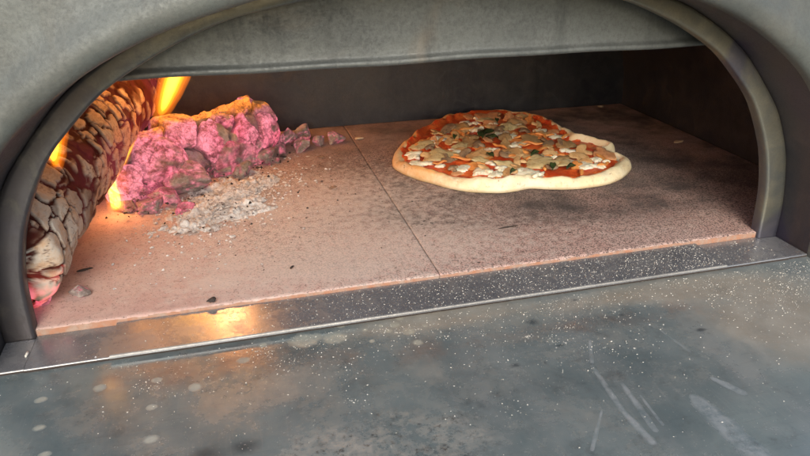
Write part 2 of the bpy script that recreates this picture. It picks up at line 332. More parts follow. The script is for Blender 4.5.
# ------------------------------------------------------------------ logs
def char_mat():
    m = M('charred_bark'); cr = m.attr('crack'); n = m.noise(60, 6, .7, lo=.3, hi=.7); n2 = m.noise(18, 5, .6, lo=.4, hi=.62); hot = m.attr('hot')
    col = m.mix(n, (.50, .34, .22), (.66, .51, .37)); col = m.mix(m.math('MULTIPLY', m.noise(120, 7, .8, stretch=(1, .35, 1), lo=.46, hi=.68), .75), col, (.20, .11, .07))
    col = m.mix(m.math('MULTIPLY', m.attr('ash'), n), col, (.52, .5, .45))
    dk = m.math('MULTIPLY', m.attr('burn'), 1.0); col = m.mix(dk, col, (.11, .045, .03))
    col = m.mix(cr, (.05, .012, .008), col)
    inv = m.math('SUBTRACT', 1, cr)
    es = m.math('ADD', m.math('MULTIPLY', inv, m.math('MULTIPLY', n2, .022)), m.math('MULTIPLY', hot, .5))
    ec = m.mix(hot, m.mix(n2, (1, .07, .02), (1, .12, .16)), m.mix(n, (1, .22, .32), (1, .10, .17)))
    m.set(col=col, rough=.9, ec=ec, es=es, spec=.15); m.bump(n, .25, .001); m.bump(m.noise(200, 4, .7), .3, .0008); return m.m
def glow_mat():
    m = M('glowing_ember_wood'); cr = m.attr('crack'); n = m.noise(34, 8, .8, lo=.36, hi=.62); n2 = m.noise(12, 5, .6, lo=.35, hi=.65); g = m.attr('grey'); top = m.attr('hot')
    ec = m.mix(n, (.13, .018, .045), (.80, .13, .21)); ec = m.mix(m.math('MULTIPLY', n2, .55), ec, (1.0, .34, .40)); ec = m.mix(m.math('MULTIPLY', m.noise(17, 4, .6, lo=.6, hi=.7), .8), ec, (1, .24, .10)); ec = m.mix(top, ec, (1, .28, .04))
    k = m.math('MULTIPLY', m.ramp(cr, 0, 1, .22, 1), m.ramp(g, 0, 1, 1, .03)); k = m.math('MULTIPLY', k, m.ramp(m.noise(48, 9, .9), .40, .56, .12, 1))
    col = m.mix(g, (.20, .08, .08), m.mix(n, (.22, .19, .17), (.5, .46, .42)))
    fc = m.voro(75, 'DISTANCE_TO_EDGE', .0, .10)[0]; k = m.math('MULTIPLY', k, m.ramp(fc, 0, 1, .68, 1))
    m.set(col=col, rough=.9, ec=ec, es=m.math('MULTIPLY', k, .85), spec=.1); m.bump(n, .8, .003); m.bump(m.noise(150, 4, .7), .5, .0015); return m.m
m_char, m_glow = char_mat(), glow_mat()
def log(name, S0, E0, rad, cell, nu, nv, seed, depth, mat, cw=(.025, .11), sag=0, taper=(1, 1), squash=1, kind=0, fn=None, parent=None):
    S0, E0 = Vector(S0), Vector(E0); ax = (E0-S0); L = ax.length; ax.normalize()
    up = Vector((0, 0, 1)); side = ax.cross(up).normalized(); up2 = side.cross(ax).normalized()
    V = []; at_ = {'crack': [], 'hot': [], 'ash': [], 'burn': [], 'grey': []}; off = Vector((seed*3.7, seed*1.3, seed*7.1))
    for i in range(nu):
        u = i/(nu-1); uu = u
        e = min(u, 1-u)*L/rad; cap = math.sqrt(max(0, 1-(1-min(e/.3, 1))**2)) if e < .3 else 1
        cap = cap**.8
        c = S0+ax*(L*u)+Vector((0, 0, -sag*math.sin(u*PI)))
        rr = rad*(taper[0]*(1-u)+taper[1]*u)
        for j in range(nv):
            a = -PI/2+j/nv*2*PI; d = side*math.cos(a)+up2*math.sin(a)*squash
            p = c+d*rr*cap
            q = Vector((p.x, p.y, p.z))+off; w = Vector((fbm(q*22, 3), fbm(q*22+Vector((9, 0, 0)), 3), fbm(q*22+Vector((0, 9, 0)), 3)))*.22
            ql = Vector((a*(rr if kind else rad)*.85, L*u*1.15, kind))/cell+w*(1.0 if kind else .9)+Vector((seed, seed, 0))+(Vector((0, 0, 0)) if kind else Vector((fbm(q*95, 3), fbm(q*95+Vector((7, 7, 7)), 3), 0))*.10)
            dd, pp = noise.voronoi(ql, distance_metric='CHEBYCHEV' if not kind else 'DISTANCE'); f = dd[1]-dd[0]; cp = pp[0]
            mg = 1+3.0*float(sst(-.02, .35, fbm(q*14+Vector((4, 4, 4)), 3)))*float(sst(.12, .32, u)) if not kind else 1+1.5*float(sst(0, .4, fbm(q*14, 3)))
            ck = float(sst(cw[0]*mg, cw[1]*mg, f))
            d2_, p2_ = noise.voronoi(ql*2.3+w*2); f2 = d2_[1]-d2_[0]; ck2 = 1-(1-float(sst(.01, .05, f2)))*float(sst(-.1, .3, fbm(q*30, 2)))
            ckd = ck; ck = min(ck, .25+.75*ck2); idn = noise.cell(cp*13.7+Vector((.1, .1, .1)))
            low = fbm(q*(12 if kind else 9), 3); fine = fbm(q*70, 4)
            r = rr*cap*(1+(.24 if kind else .15)*low)+(-depth*(1-ckd)+(.007*idn if kind else .0012*idn)+(.0015 if kind else .0004)*fine)*min(1, cap*1.2)
            V.append(c+d*max(r, 0.0005))
            x = fn(u, a, p, f, idn, low, fine) if fn else {}
            at_['crack'].append(ck)
            for k in ('hot', 'ash', 'burn', 'grey'): at_[k].append(x.get(k, 0))
    F = gridf(nu, nv, True, flip=True)
    n = len(V); V.append(S0.copy()); V.append(E0.copy())
    for j in range(nv): F.append((n, (j+1) % nv, j)); F.append((n+1, (nu-1)*nv+j, (nu-1)*nv+(j+1) % nv))
    F = [f[::-1] for f in F]
    for k in at_: at_[k] += [at_[k][0], at_[k][-1]]
    return mesh(name, V, F, mat, parent, attrs=at_)
def fn1(u, a, p, f, idn, low, fine):
    right = math.cos(a)   # side vector points to +x
    hot = float(sst(.045, .015, u+.01*fine))*float(sst(.2, -.5, math.sin(a)+.8*low)) *float(sst(-.2, .15, fbm(p*45, 3))) if u < .12 else 0
    hot = max(0, hot) + .12*float(sst(.75, .95, right+.3*low))*float(sst(.25, .4, u))*float(sst(.5, .0, math.sin(a)+fine*.3))
    burn = float(sst(.12, .42, fbm(p*14+Vector((3, 1, 0)), 4)+.12))*float(sst(.12, .3, u))
    ash = max(float(sst(.45, .9, right+.2*low))*float(sst(.45, .2, u)), .6*float(sst(.45, .8, idn)))
    return dict(hot=min(hot, 1), burn=burn*.9, ash=ash)
FG = 'logs burning at the left of the oven'
charlog = log('burning_log', (-.412, .022, .054), (-.352, .53, .128), .063, .0255, 560, 320, 5, .0026, m_char, cw=(.04, .12), fn=fn1, taper=(.92, 1.08))
tag(charlog, 'long charred log with pale tan cracked plates along the left side of the oven', 'log', FG)
def fn2(u, a, p, f, idn, low, fine):
    s = math.sin(a); hot = float(sst(.82, .97, s+.10*fine+.10*low))*float(sst(.1, .3, u))
    g = .9*float(sst(.08, .38, fbm(p*24+Vector((5, 2, 1)), 4)))*float(sst(.15, .6, u))+.8*float(sst(.3, .1, idn)); return dict(hot=hot, grey=g)
g1 = log('burning_log', (-.365, .315, .036), (-.135, .475, .044), .043, .050, 260, 180, 11, .011, m_glow, cw=(.01, .09), kind=1, fn=fn2, taper=(1.15, .85), squash=.95)
tag(g1, 'glowing pink ember log lying crosswise behind the ash heap with an orange burning top edge', 'log', FG)
# ember chunks
def chunk(loc, size, seed, grey=.3, hot=0, name='ember', mat=None, rz=0, fac=1.0, n=30, tilt=0):
    rs = random.Random(seed); V = []; at_ = {'crack': [], 'hot': [], 'grey': []}; sx, sy, sz = size; off = Vector((seed*5.1, seed*2.3, seed))
    pl = []
    for k in range(15):
        z_ = rs.uniform(-1, 1); p_ = rs.uniform(0, 2*PI); q_ = math.sqrt(1-z_*z_); pl.append((Vector((q_*math.cos(p_), q_*math.sin(p_), z_)), rs.uniform(.62, 1.0), rs.random()))
    ns = n*2; ct, st = math.cos(tilt), math.sin(tilt)
    for i in range(n):
        th = PI*i/(n-1)
        for j in range(ns):
            ph = 2*PI*j/ns; d = Vector((math.sin(th)*math.cos(ph), math.sin(th)*math.sin(ph), math.cos(th)))
            hs = sorted((h/max(d.dot(nn), .05), g) for nn, h, g in pl)
            r = min(hs[0][0], 1.35)+.035*fbm(d*5+off, 4)+.05*fbm(d*1.5+off, 2)
            q = Vector((d.x*sx*r, d.y*sy*r, d.z*sz*r)); q = Vector((q.x*ct-q.z*st, q.y, q.x*st+q.z*ct)); c, s = math.cos(rz), math.sin(rz)
            q = Vector((q.x*c-q.y*s, q.x*s+q.y*c, q.z)); z = max(loc[2]+q.z, .0008+.0004*math.sin(ph*3))
            V.append((loc[0]+q.x, loc[1]+q.y, z)); f, cp = vor(d*2.2+off)
            at_['crack'].append(float(sst(.0, .08, f))*(.45+.55*hs[0][1]))
            at_['grey'].append(min(1, max(0, grey*(.5+hs[0][1])+.9*fbm(d*2.2+off*2, 4)))); at_['hot'].append(hot*float(sst(.5, .95, d.z)))
    return mesh(name, V, gridf(n, ns, True), mat or m_glow, None, attrs=at_)
EG = 'embers broken off the burning logs'
EM = [ # px, py, size m, grey, hot, label
 ((150, 172), (.040, .034, .036), .02, 0, 'largest glowing pink ember block, leaning against the foot of the charred log'),
 ((182, 180), (.034, .024, .024), .55, 0, 'ember block with a grey ashy top at the middle of the fire front'),
 ((128, 192), (.020, .018, .016), .0, 0, 'bright pink ember under the small white flame'),
 ((228, 158), (.034, .026, .026), .4, 0, 'purple pink ember lying against the crosswise log above the ash heap'),
 ((205, 158), (.030, .024, .026), .10, 0, 'upright pink ember between the grey topped block and the purple one'),
 ((262, 140), (.028, .022, .018), .55, .0, 'dull pink ember with dark sides near the right end of the crosswise log'),
 ((266, 158), (.020, .016, .012), .8, 0, 'small grey ashed ember at the right edge of the ash heap'),
 ((242, 172), (.016, .012, .010), .95, 0, 'small pale grey burnt out coal on top of the ash heap'),
 ((303, 145), (.020, .014, .010), .85, 0, 'red grey ember standing alone nearest the crosswise log end'),
 ((318, 141), (.014, .010, .010), .7, 0, 'red ember tip between the fire and the last ember on the right'),
 ((303, 133), (.016, .012, .014), .8, 0, 'ashy red ember at the back wall just right of the log'),
 ((335, 138), (.014, .010, .012), .7, 0, 'rightmost red ember, upright with a pale ash rim'),
 ((152, 206), (.018, .014, .010), .5, 0, 'dark grey and red coal at the left foot of the ash heap'),
 ((184, 209), (.012, .009, .006), .0, 0, 'small bright red coal in front of the ash heap'),
 ((128, 207), (.013, .010, .007), .7, 0, 'dark coal next to the bottom of the small white flame'),
 ((196, 178), (.020, .012, .010), .5, 0, 'flat half ashed ember in front of the grey topped block'),
 ((140, 190), (.026, .016, .016), .0, 0, 'long bright pink ember lying low beside the small white flame'),
 ((165, 197), (.022, .012, .011), .25, 0, 'pink and black ember shard on the floor left of the small red coal'),
 ((222, 170), (.017, .012, .010), .7, 0, 'grey and pink coal half sunk in the upper ash heap'),
 ((250, 160), (.018, .013, .012), .6, 0, 'brown grey coal above the right part of the ash heap'),
 ((280, 150), (.015, .012, .010), .8, 0, 'charred coal between the crosswise log end and the lone ember'),
 ((288, 138), (.020, .014, .014), .5, 0, 'dark red coal leaning on the right end of the crosswise log'),
 ((275, 160), (.010, .008, .006), .9, 0, 'small pale coal at the right rim of the ash heap'),
 ((200, 148), (.034, .018, .022), .15, 0, 'long split pink ember lying along the crosswise log'),
 ((136, 165), (.026, .022, .034), .0, 0, 'upright pale pink ember right beside the thin flame tongue'),
 ((243, 150), (.020, .018, .020), .2, 0, 'round pink ember below the knob of the crosswise log'),
 ((172, 150), (.034, .026, .030), .05, 0, 'tall magenta ember block in the middle of the fire'),
]
for k, (p, sz, g, h, lab) in enumerate(EM):
    w = at(p[0], p[1], sz[2]*.75); zc = sz[2]*.8
    tag(chunk((w.x, w.y, zc), sz, 20+k, g, h, rz=random.uniform(-.3, 1.1), tilt=random.uniform(-.35, .35)), lab, 'ember', EG)
# knob at the end of the top edge
kn = chunk((-.166, .455, .084), (.010, .009, .008), 77, .1, 1.0, fac=.6); tag(kn, 'small orange glowing knob on the top right end of the crosswise log', 'ember', EG)
V = []; n, ns = 60, 12
for i in range(n):
    t = i/(n-1); c = Vector((-.300, .345, .074)).lerp(Vector((-.162, .450, .087)), t)+Vector((0, 0, .004*fbm(Vector((t*7, 1, 0)), 3)))
    rd = .0042*(.5+.5*math.sin(PI*min(1, t*3)/2))*(1+.5*fbm(Vector((t*14, 2, 0)), 3))
    for j in range(ns): a = 2*PI*j/ns; V.append(c+Vector((-.6*math.sin(a)*rd, .8*math.sin(a)*rd, math.cos(a)*rd*(1+.3*fbm(Vector((t*40, j, 0)), 2)))))
ones = [1]*len(V)
tag(mesh('burning_splinter', V, gridf(n, ns, True), m_glow, attrs={'crack': ones, 'hot': ones, 'grey': [0]*len(V)}), 'thin orange burning splinter along the top of the crosswise pink log', 'splinter')
# log foot embers at front
m2 = chunk((-.388, .052, .020), (.020, .015, .018), 91, .0, 0); tag(m2, 'bright pink ember at the front foot of the charred log beside the arch', 'ember', EG)
m2 = chunk((-.352, .058, .004), (.010, .008, .005), 92, 1.0, 0); tag(m2, 'pale ash flake lying right of the front foot of the charred log', 'ash flake')

# ---- ash heap
def ash_mat():
    m = M('wood_ash'); n = m.noise(55, 6, .75, lo=.35, hi=.66); n2 = m.noise(150, 5, .75, lo=.40, hi=.62)
    col = m.mix(n, (.42, .39, .375), (.68, .65, .63)); col = m.mix(m.math('MULTIPLY', n2, .5), col, (.80, .78, .76)); col = m.mix(m.noise(30, 6, .7, lo=.62, hi=.70), col, (.08, .06, .06))
    m.set(col=col, rough=1, spec=.1); m.bump(n, .4, .002); m.bump(n2, .6, .001); return m.m
m_ash = ash_mat()
nx, ny = 170, 170; V = []
for i in range(nx):
    for j in range(ny):
        x = -.30+.22*i/(nx-1); y = .175+.30*j/(ny-1); p = Vector((x, y, 0))
        d = math.hypot((x+.208-(y-.265)*.35)/.075, (y-.265)/.125)+.42*fbm(p*24, 4)
        h = (.008+.004*fbm(p*35, 3))*float(sst(1.0, .1, d))+(.006*fbm(p*60, 5)+.004*fbm(p*170, 4))*float(sst(1.1, .7, d))-.001
        V.append((x, y, h))
F = [f for f in gridf(nx, ny, flip=True) if max(V[k][2] for k in f) > -.0004]
use = sorted({k for f in F for k in f}); rem = {k: i for i, k in enumerate(use)}
ah = mesh('ash_heap', [V[k] for k in use], [tuple(rem[k] for k in f) for f in F], m_ash)
tag(ah, 'low heap of pale grey wood ash in front of the glowing embers', 'ash', kind='stuff')
pts = []
for _ in range(4200):
    a = random.random()*2*PI; r = abs(random.gauss(0, .72)); x = -.205+.075*r*math.cos(a); y = .265+.115*r*math.sin(a); x += (y-.265)*.35
    if y < .5 and x > -.33: pts.append((x, y, max(0.0003, .010*(1-r) if r < 1 else .0004)))
specks('ash_flakes', pts, .0004, .0028, m_ash, 'loose pale ash flakes strewn around the ash heap', 'ash', flat=.5)
pts = []
for _ in range(420):
    x = random.gauss(.0, .18); y = abs(random.gauss(.2, .14))+.01
    if -.36 < x < .36 and y < .55: pts.append((x, y, .0002))
for _ in range(100): pts.append((random.uniform(.1, .37), random.gauss(.13, .04), .0002))
specks('char_crumbs', pts, .0004, .0014, m_black, 'tiny black char crumbs strewn across the oven floor', 'char crumbs', flat=.5)
pts = []
for _ in range(260):
    t = random.random(); x = -.335+.22*t+random.gauss(0, .022); y = .245+.19*t+random.gauss(0, .022); pts.append((x, y, .004+.004*random.random()))
for _ in range(120): x = random.gauss(-.2, .05); y = random.gauss(.26, .06); pts.append((x, y, .006))
specks('coal_bits', pts, .0005, .0030, m_black, 'small broken black coal bits strewn between the pink embers and the ash heap', 'coal bits', flat=.7)
# single splinters / flakes on the floor
BT = [((87, 271), (.0075, .0016, .0012), .3, 1, 'dark curved splinter on the tile near the front of the charred log'),
      ((292, 269), (.0045, .0012, .001), .9, 1, 'black splinter lying on the left tile in front of the seam'),
      ((212, 311), (.0045, .0028, .0022), .2, 1, 'black coal crumb on the tile edge at the left of the threshold'),
      ((284, 158), (.005, .0025, .0015), .1, 1, 'dark flake on the floor right of the ash heap'),
      ((333, 189), (.006, .002, .0015), .2, 2, 'brown flake on the floor between ash heap and pizza'),
      ((678, 143), (.010, .006, .0014), .2, 3, 'pale tan dough flake on the right of the oven floor near the wall'),
      ((358, 140), (.008, .006, .002), .2, 3, 'pale flake on the floor between the rightmost ember and the pizza'),
      ((510, 228), (.012, .0012, .001), .1, 1, 'long dark splinter on the right tile in front of the pizza'),
      ((321, 158), (.006, .0022, .0014), -.4, 2, 'brown splinter on the floor below the rightmost ember'),
      ((600, 108), (.006, .005, .002), .4, 3, 'pale crumb at the back wall behind the pizza'),
      ((233, 238), (.004, .003, .0015), .4, 4, 'small white ash crumb on the left tile in front of the ash heap')]
mb = M('toasted_flake'); mb.set(col=mb.mix(mb.noise(150, 4), (.45, .32, .2), (.62, .5, .36)), rough=.9); m_flake = mb.m
mb = M('brown_flake'); mb.set(col=mb.mix(mb.noise(150, 4), (.14, .08, .05), (.25, .15, .1)), rough=.9); m_brown = mb.m
for k, (p, sz, rz, mt, lab) in enumerate(BT):
    w = at(p[0], p[1], 0); zz = .001+sz[2]
    if k == 2: w.y = max(w.y, .006)
    tag(chunk((w.x, w.y, zz), sz, 120+k, 0, 0, name='floor_crumb', mat=[m_black, m_black, m_brown, m_flake, m_ash][mt], rz=rz, n=12), lab, 'crumb')

# ------------------------------------------------------------------ flames
def gas(name, col, st):
    m = bpy.data.materials.new(name); m.use_nodes = True; n = m.node_tree.nodes; l = m.node_tree.links; n.remove(n['Principled BSDF'])
    e = n.new('ShaderNodeEmission'); e.inputs[0].default_value = col+(1,); e.inputs[1].default_value = st
    l.new(e.outputs[0], n['Material Output'].inputs['Volume']); return m
m_gas = gas('flame_outer_gas', (1, .20, .008), 26); m_mid = gas('flame_middle_gas', (1, .36, .012), 62); m_core = gas('flame_inner_gas', (1, .62, .05), 160)
def flame_mesh(name, base, tip, w, seed, mat, parent, k=1.0, sq=.6, blunt=.0):
    base, tip = Vector(base), Vector(tip); n, ns = 40, 20; V = []
    for i in range(n):
        t = i/(n-1); prof_ = (math.sin(PI*min(1, t**.55))**.7 if blunt == 0 else min(1, (t/.12))**.5*min(1, (1-t)/.3)**.5)
        c = base.lerp(tip, t)+Vector((fbm(Vector((t*3, seed, 0)), 2), fbm(Vector((t*3, seed, 5)), 2), 0))*w*.5*t
        r = w*max(prof_, .02)*(1+.18*fbm(Vector((t*6, seed, 9)), 3))*k
        for j in range(ns):
            a = j/ns*2*PI; V.append(c+Vector((math.cos(a)*r, math.sin(a)*r*sq, 0)))
    F = gridf(n, ns, True); F += [tuple(range(ns))[::-1], tuple((n-1)*ns+j for j in range(ns))]
    return mesh(name, V, F, mat, parent)
FL = 'flames of the wood fire'
def flame(base, tip, w, seed, label, core=.45, blunt=0, cs=(0.12, .9), power=0):
    r = tag(empty('flame', base), label, 'flame', FL); b, t = Vector(base), Vector(tip)
    flame_mesh('outer_flame', base, tip, w, seed, m_gas, r, blunt=blunt)
    flame_mesh('outer_flame', b.lerp(t, .04), b.lerp(t, .95), w*.8, seed, m_gas, r, blunt=blunt)
    flame_mesh('middle_flame', b.lerp(t, cs[0]*.6), b.lerp(t, (cs[1]+1)/2), w*.62, seed, m_mid, r, blunt=blunt)
    flame_mesh('flame_core', b.lerp(t, cs[0]), b.lerp(t, cs[1]), w*core, seed, m_core, r, blunt=blunt)
    if power:
        ld = bpy.data.lights.new('flame_light', 'POINT'); ld.energy = power; ld.color = (1, .40, .17); ld.shadow_soft_size = w*.5
        lo = bpy.data.objects.new('flame_light', ld); COL.objects.link(lo); lo.parent = r; lo.location = (t-b)*.5
    return r
flame((-.282, .33, .092), (-.170, .37, .325), .0190, 1, 'tall slanting yellow flame rising behind the smoke baffle between the two logs', .42, 1, (.06, .95), .33)
flame((-.366, .118, .105), (-.345, .135, .205), .0135, 2, 'yellow orange flame at the outer left side of the charred log', .40)
flame((-.340, .258, .002), (-.335, .250, .072), .0115, 3, 'small white yellow flame at the foot of the charred log', .55, 0, (.1, .85), .06)
flame((-.338, .280, .042), (-.306, .30, .086), .0065, 4, 'thin yellow flame tongue between the charred log and the pink embers', .5)
flame((-.36, .555, .10), (-.33, .545, .29), .030, 5, 'unseen wide flame added for warm light behind the upper end of the charred log', .4, 0, (.1, .9), .8)  # out of view, added for the orange light it throws
flame((-.47, .30, .06), (-.46, .30, .29), .028, 6, 'unseen flame added for warm light between charred log and oven wall', .4, 0, (.1, .9), .45)  # hidden behind log and rim, added to warm the fire area
flame((-.366, .32, .140), (-.322, .34, .310), .021, 7, 'orange flame licking over the top of the charred log under the baffle', .3)
flame((-.345, .42, .165), (-.150, .45, .325), .045, 9, 'broad flame rolling under the oven roof, mostly hidden by the smoke baffle', .5)
flame((-.332, .43, .125), (-.300, .43, .215), .012, 12, 'small orange flame at the upper end of the charred log next to the tall flame', .3)
# ------------------------------------------------------------------ pizza
PZ = [(393, 160), (393, 150), (410, 138), (432, 123), (470, 111), (490, 108), (530, 113), (560, 125), (580, 138), (600, 148), (622, 147), (633, 158), (630, 170), (610, 181), (575, 186), (530, 185), (500, 190), (470, 189), (430, 180), (405, 172)]
pzo = [at(x, y, .014 if y < 165 else .006) for x, y in PZ]
cx = sum(p.x for p in pzo)/len(pzo); cy = sum(p.y for p in pzo)/len(pzo); cx, cy = .205, .345
ang = np.array([math.atan2(p.y-cy, p.x-cx) for p in pzo]); rad = np.array([math.hypot(p.y-cy, p.x-cx) for p in pzo])
o_ = np.argsort(ang); ang, rad = ang[o_], rad[o_]
angp = np.r_[ang-2*PI, ang, ang+2*PI]; radp = np.r_[rad, rad, rad]
tt = np.linspace(-PI, PI, 721); rt = np.interp(tt, angp, radp); kk = np.exp(-np.linspace(-2, 2, 25)**2); kk /= kk.sum()
rt = np.convolve(np.r_[rt[-13:-1], rt, rt[1:13]], kk, 'valid')
def prad(a): return float(np.interp((a+PI) % (2*PI)-PI, tt, rt))
pizza = tag(empty('pizza', (cx, cy, 0)), 'whole unevenly round pizza with mushrooms and mozzarella baking on the stone floor', 'pizza')
def crust_h(s, a):   # s = r / R
    R_ = prad(a); e = (1-s)*R_       # distance from rim
    puff = .0155+.002*math.sin(a*3+1)+.0015*math.sin(a*7+2); w = .021+.003*math.sin(a*5)
    if e < w:
        t = e/w; puff *= 1+.16*fbm(Vector((math.cos(a)*3.2, math.sin(a)*3.2, 2)), 3); h = puff*(max(0, 1-(1-min(t*2.1, 1))**2))**.5 if t < .48 else puff-(puff-.0085)*float(sst(.48, 1, t))
    else: h = .0085
    return h
def surf(x, y):
    a = math.atan2(y-cy, x-cx); r = math.hypot(x-cx, y-cy); R_ = prad(a); s = min(r/R_, 1); e = (1-s)*R_
    return crust_h(s, a)*(1+.22*fbm(Vector((x*38, y*38, 0)), 5))+.0012
def crust_mat():
    m = M('pizza_crust'); n = m.noise(28, 5, .6, lo=.38, hi=.68); br = m.attr('brown')
    col = m.mix(n, (.76, .66, .43), (.80, .74, .56)); col = m.mix(m.ramp(m.math('ADD', br, m.math('MULTIPLY', m.noise(45, 5, .7), .8)), .7, 1.25), col, (.62, .34, .13))
    col = m.mix(m.math('MULTIPLY', m.noise(60, 6, .8, lo=.52, hi=.70), .6), col, (.54, .32, .14)); col = m.mix(m.noise(110, 5, .8, lo=.60, hi=.69), col, (.20, .10, .05)); col = m.mix(m.attr('under'), col, (.36, .25, .13))
    m.set(col=col, rough=.62, spec=.3, sss=.12); m.b.inputs['Subsurface Radius'].default_value = (.008, .004, .002); m.b.inputs['Subsurface Scale'].default_value = .5
    m.bump(m.noise(60, 5, .6), .5, .0015); m.bump(n, .4, .002); return m.m
m_crust = crust_mat()
nr, na = 72, 300; V = []; br = []; un = []
for i in range(nr):
    s = 1-(1-i/(nr-1))**1.7 if i < nr-1 else 1
    for j in range(na):
        a = -PI+2*PI*j/na; R_ = prad(a)*(1+.006*fbm(Vector((math.cos(a)*5, math.sin(a)*5, 1)), 4)); x = cx+s*R_*math.cos(a); y = cy+s*R_*math.sin(a)
        h = crust_h(s, a)*(1+.22*fbm(Vector((x*38, y*38, 0)), 5))+.0012
        V.append((x, y, h)); br.append(.75*float(sst(.3, 1, -math.cos(a-.15)))+.7*float(sst(.1, .8, math.sin(a)))+.25*float(sst(.013, .018, h))-.15); un.append(.7*float(sst(.006, .001, h)) if i > nr-8 else 0)
for i, s in enumerate((.997, .98, .9, .5, .0)):
    for j in range(na):
        a = -PI+2*PI*j/na; R_ = prad(a)*(1+.006*fbm(Vector((math.cos(a)*5, math.sin(a)*5, 1)), 4)); V.append((cx+s*R_*math.cos(a), cy+s*R_*math.sin(a), (.0009, .0005, .0005, .0005, .0005)[i])); br.append(.2); un.append(1)
mesh('crust', V, gridf(nr+5, na, True), m_crust, pizza, attrs={'brown': br, 'under': un})
ms = M('tomato_sauce'); n = ms.noise(55, 5, .7, lo=.35, hi=.68); ms.set(col=ms.mix(n, (.56, .045, .012), (.78, .18, .04)), rough=.35, spec=.5); ms.bump(n, .6, .002); ms.bump(ms.noise(160, 4), .5, .001)
V = []; na2 = 300; nr2 = 60
for i in range(nr2):
    s = i/(nr2-1)
    for j in range(na2):
        a = -PI+2*PI*j/na2; R_ = prad(a)-.0165+.009*float(sst(.1, .8, math.sin(a)))+.004*float(sst(.3, .9, -math.cos(a)))+.005*fbm(Vector((math.cos(a)*9, math.sin(a)*9, 4)), 4); x = cx+s*R_*math.cos(a); y = cy+s*R_*math.sin(a)
        h = surf(x, y) + .0014+.0012*fbm(Vector((x*55, y*55, 3)), 4); h = h if s < .97 else h-.0026*(s-.97)/.03
        V.append((x, y, max(h, .004)))
mesh('tomato_sauce', V, gridf(nr2, na2, True, flip=False), ms.m, pizza)
def top_mat(name, c1, c2, c3, rough=.4, sss=0, sc=60):
    m = M(name); n = m.noise(sc, 5, .65, lo=.35, hi=.67); col = m.mix(n, c1, c2); col = m.mix(m.math('MULTIPLY', m.noise(sc*3, 4, .7, lo=.52, hi=.7), .7), col, c3)
    m.set(col=col, rough=rough, spec=.45, sss=sss); m.bump(n, .5, .0012); return m.m
m_mozz = top_mat('mozzarella', (.84, .75, .56), (.88, .82, .66), (.78, .52, .26), .3, .15)
m_mush = top_mat('mushroom_flesh', (.50, .29, .12), (.62, .41, .20), (.28, .12, .04), .5)
m_mushd = top_mat('mushroom_dark', (.16, .10, .06), (.28, .19, .11), (.08, .045, .03), .5)
m_slab = top_mat('pale_vegetable', (.50, .39, .19), (.60, .49, .27), (.38, .20, .07), .45)
m_olv = top_mat('olive_brown_vegetable', (.32, .20, .09), (.42, .29, .14), (.17, .09, .04), .5)
m_basil = top_mat('basil', (.02, .035, .012), (.05, .075, .02), (.01, .012, .008), .5)
m_orange = top_mat('pepper_orange', (.62, .22, .06), (.72, .34, .10), (.50, .12, .03), .4)
m_ham = top_mat('ham', (.56, .25, .11), (.66, .36, .18), (.38, .13, .05), .45)
TILT = Vector
def place(V, x, y, rz, tilt=(0, 0), lift=.0025):
    c, s = math.cos(rz), math.sin(rz); z0 = surf(x, y)+lift; out = []
    for (u, v, w) in V:
        X_, Y_ = u*c-v*s, u*s+v*c; out.append((x+X_, y+Y_, z0+w+X_*tilt[0]+Y_*tilt[1]))
    return out
def slab(outline, th, bend=0, seed=0, nb=3):
    """rounded flat piece from a closed outline"""
    n = len(outline); V = []; lev = [(0.0, -.6), (.9, -.6), (1, -.45), (.98, -.2), (.9, .12), (.74, .34), (.5, .46), (.25, .5), (0.0, .5)]
    for k, (s, w) in enumerate(lev):
        for (u, v) in outline:
            uu, vv = u*s, v*s; V.append((uu, vv, w*th+bend*(uu*uu-vv*vv*.4)+(.0006+.11*th)*fbm(Vector((uu*95, vv*95, seed)), 3)))
    return V, gridf(len(lev), n, True)
def mush_outline(s):
    P = []
    for k in range(15): a = PI*k/14; P.append((math.cos(a)*s, math.sin(a)*s*.75))
    P += [(-.95*s, -.18*s), (-.62*s, -.22*s), (-.30*s, -.15*s), (-.26*s, -.6*s), (-.3*s, -.95*s), (0, -1.02*s), (.3*s, -.95*s), (.26*s, -.6*s), (.30*s, -.15*s), (.62*s, -.22*s), (.95*s, -.18*s)]
    return P
def blob_outline(a, b, seed, n=30, k=.45):
    return [(a*math.cos(t)*(1+k*fbm(Vector((math.cos(t)*1.7, math.sin(t)*1.7, seed)), 4)), b*math.sin(t)*(1+k*fbm(Vector((math.cos(t)*1.7, math.sin(t)*1.7, seed+.7)), 3))) for t in [2*PI*i/n for i in range(n)]]
def inside(x, y, m=.026): a = math.atan2(y-cy, x-cx); return math.hypot(x-cx, y-cy) < prad(a)-m
def P2(px, py): p = at(px, py, .018); return p.x, p.y
cnt = [0]
def add(name, V, F, mat, lab=None):
    o = mesh(name, V, F, mat, pizza)
    if lab: o['label'] = lab
    cnt[0] += 1; return o
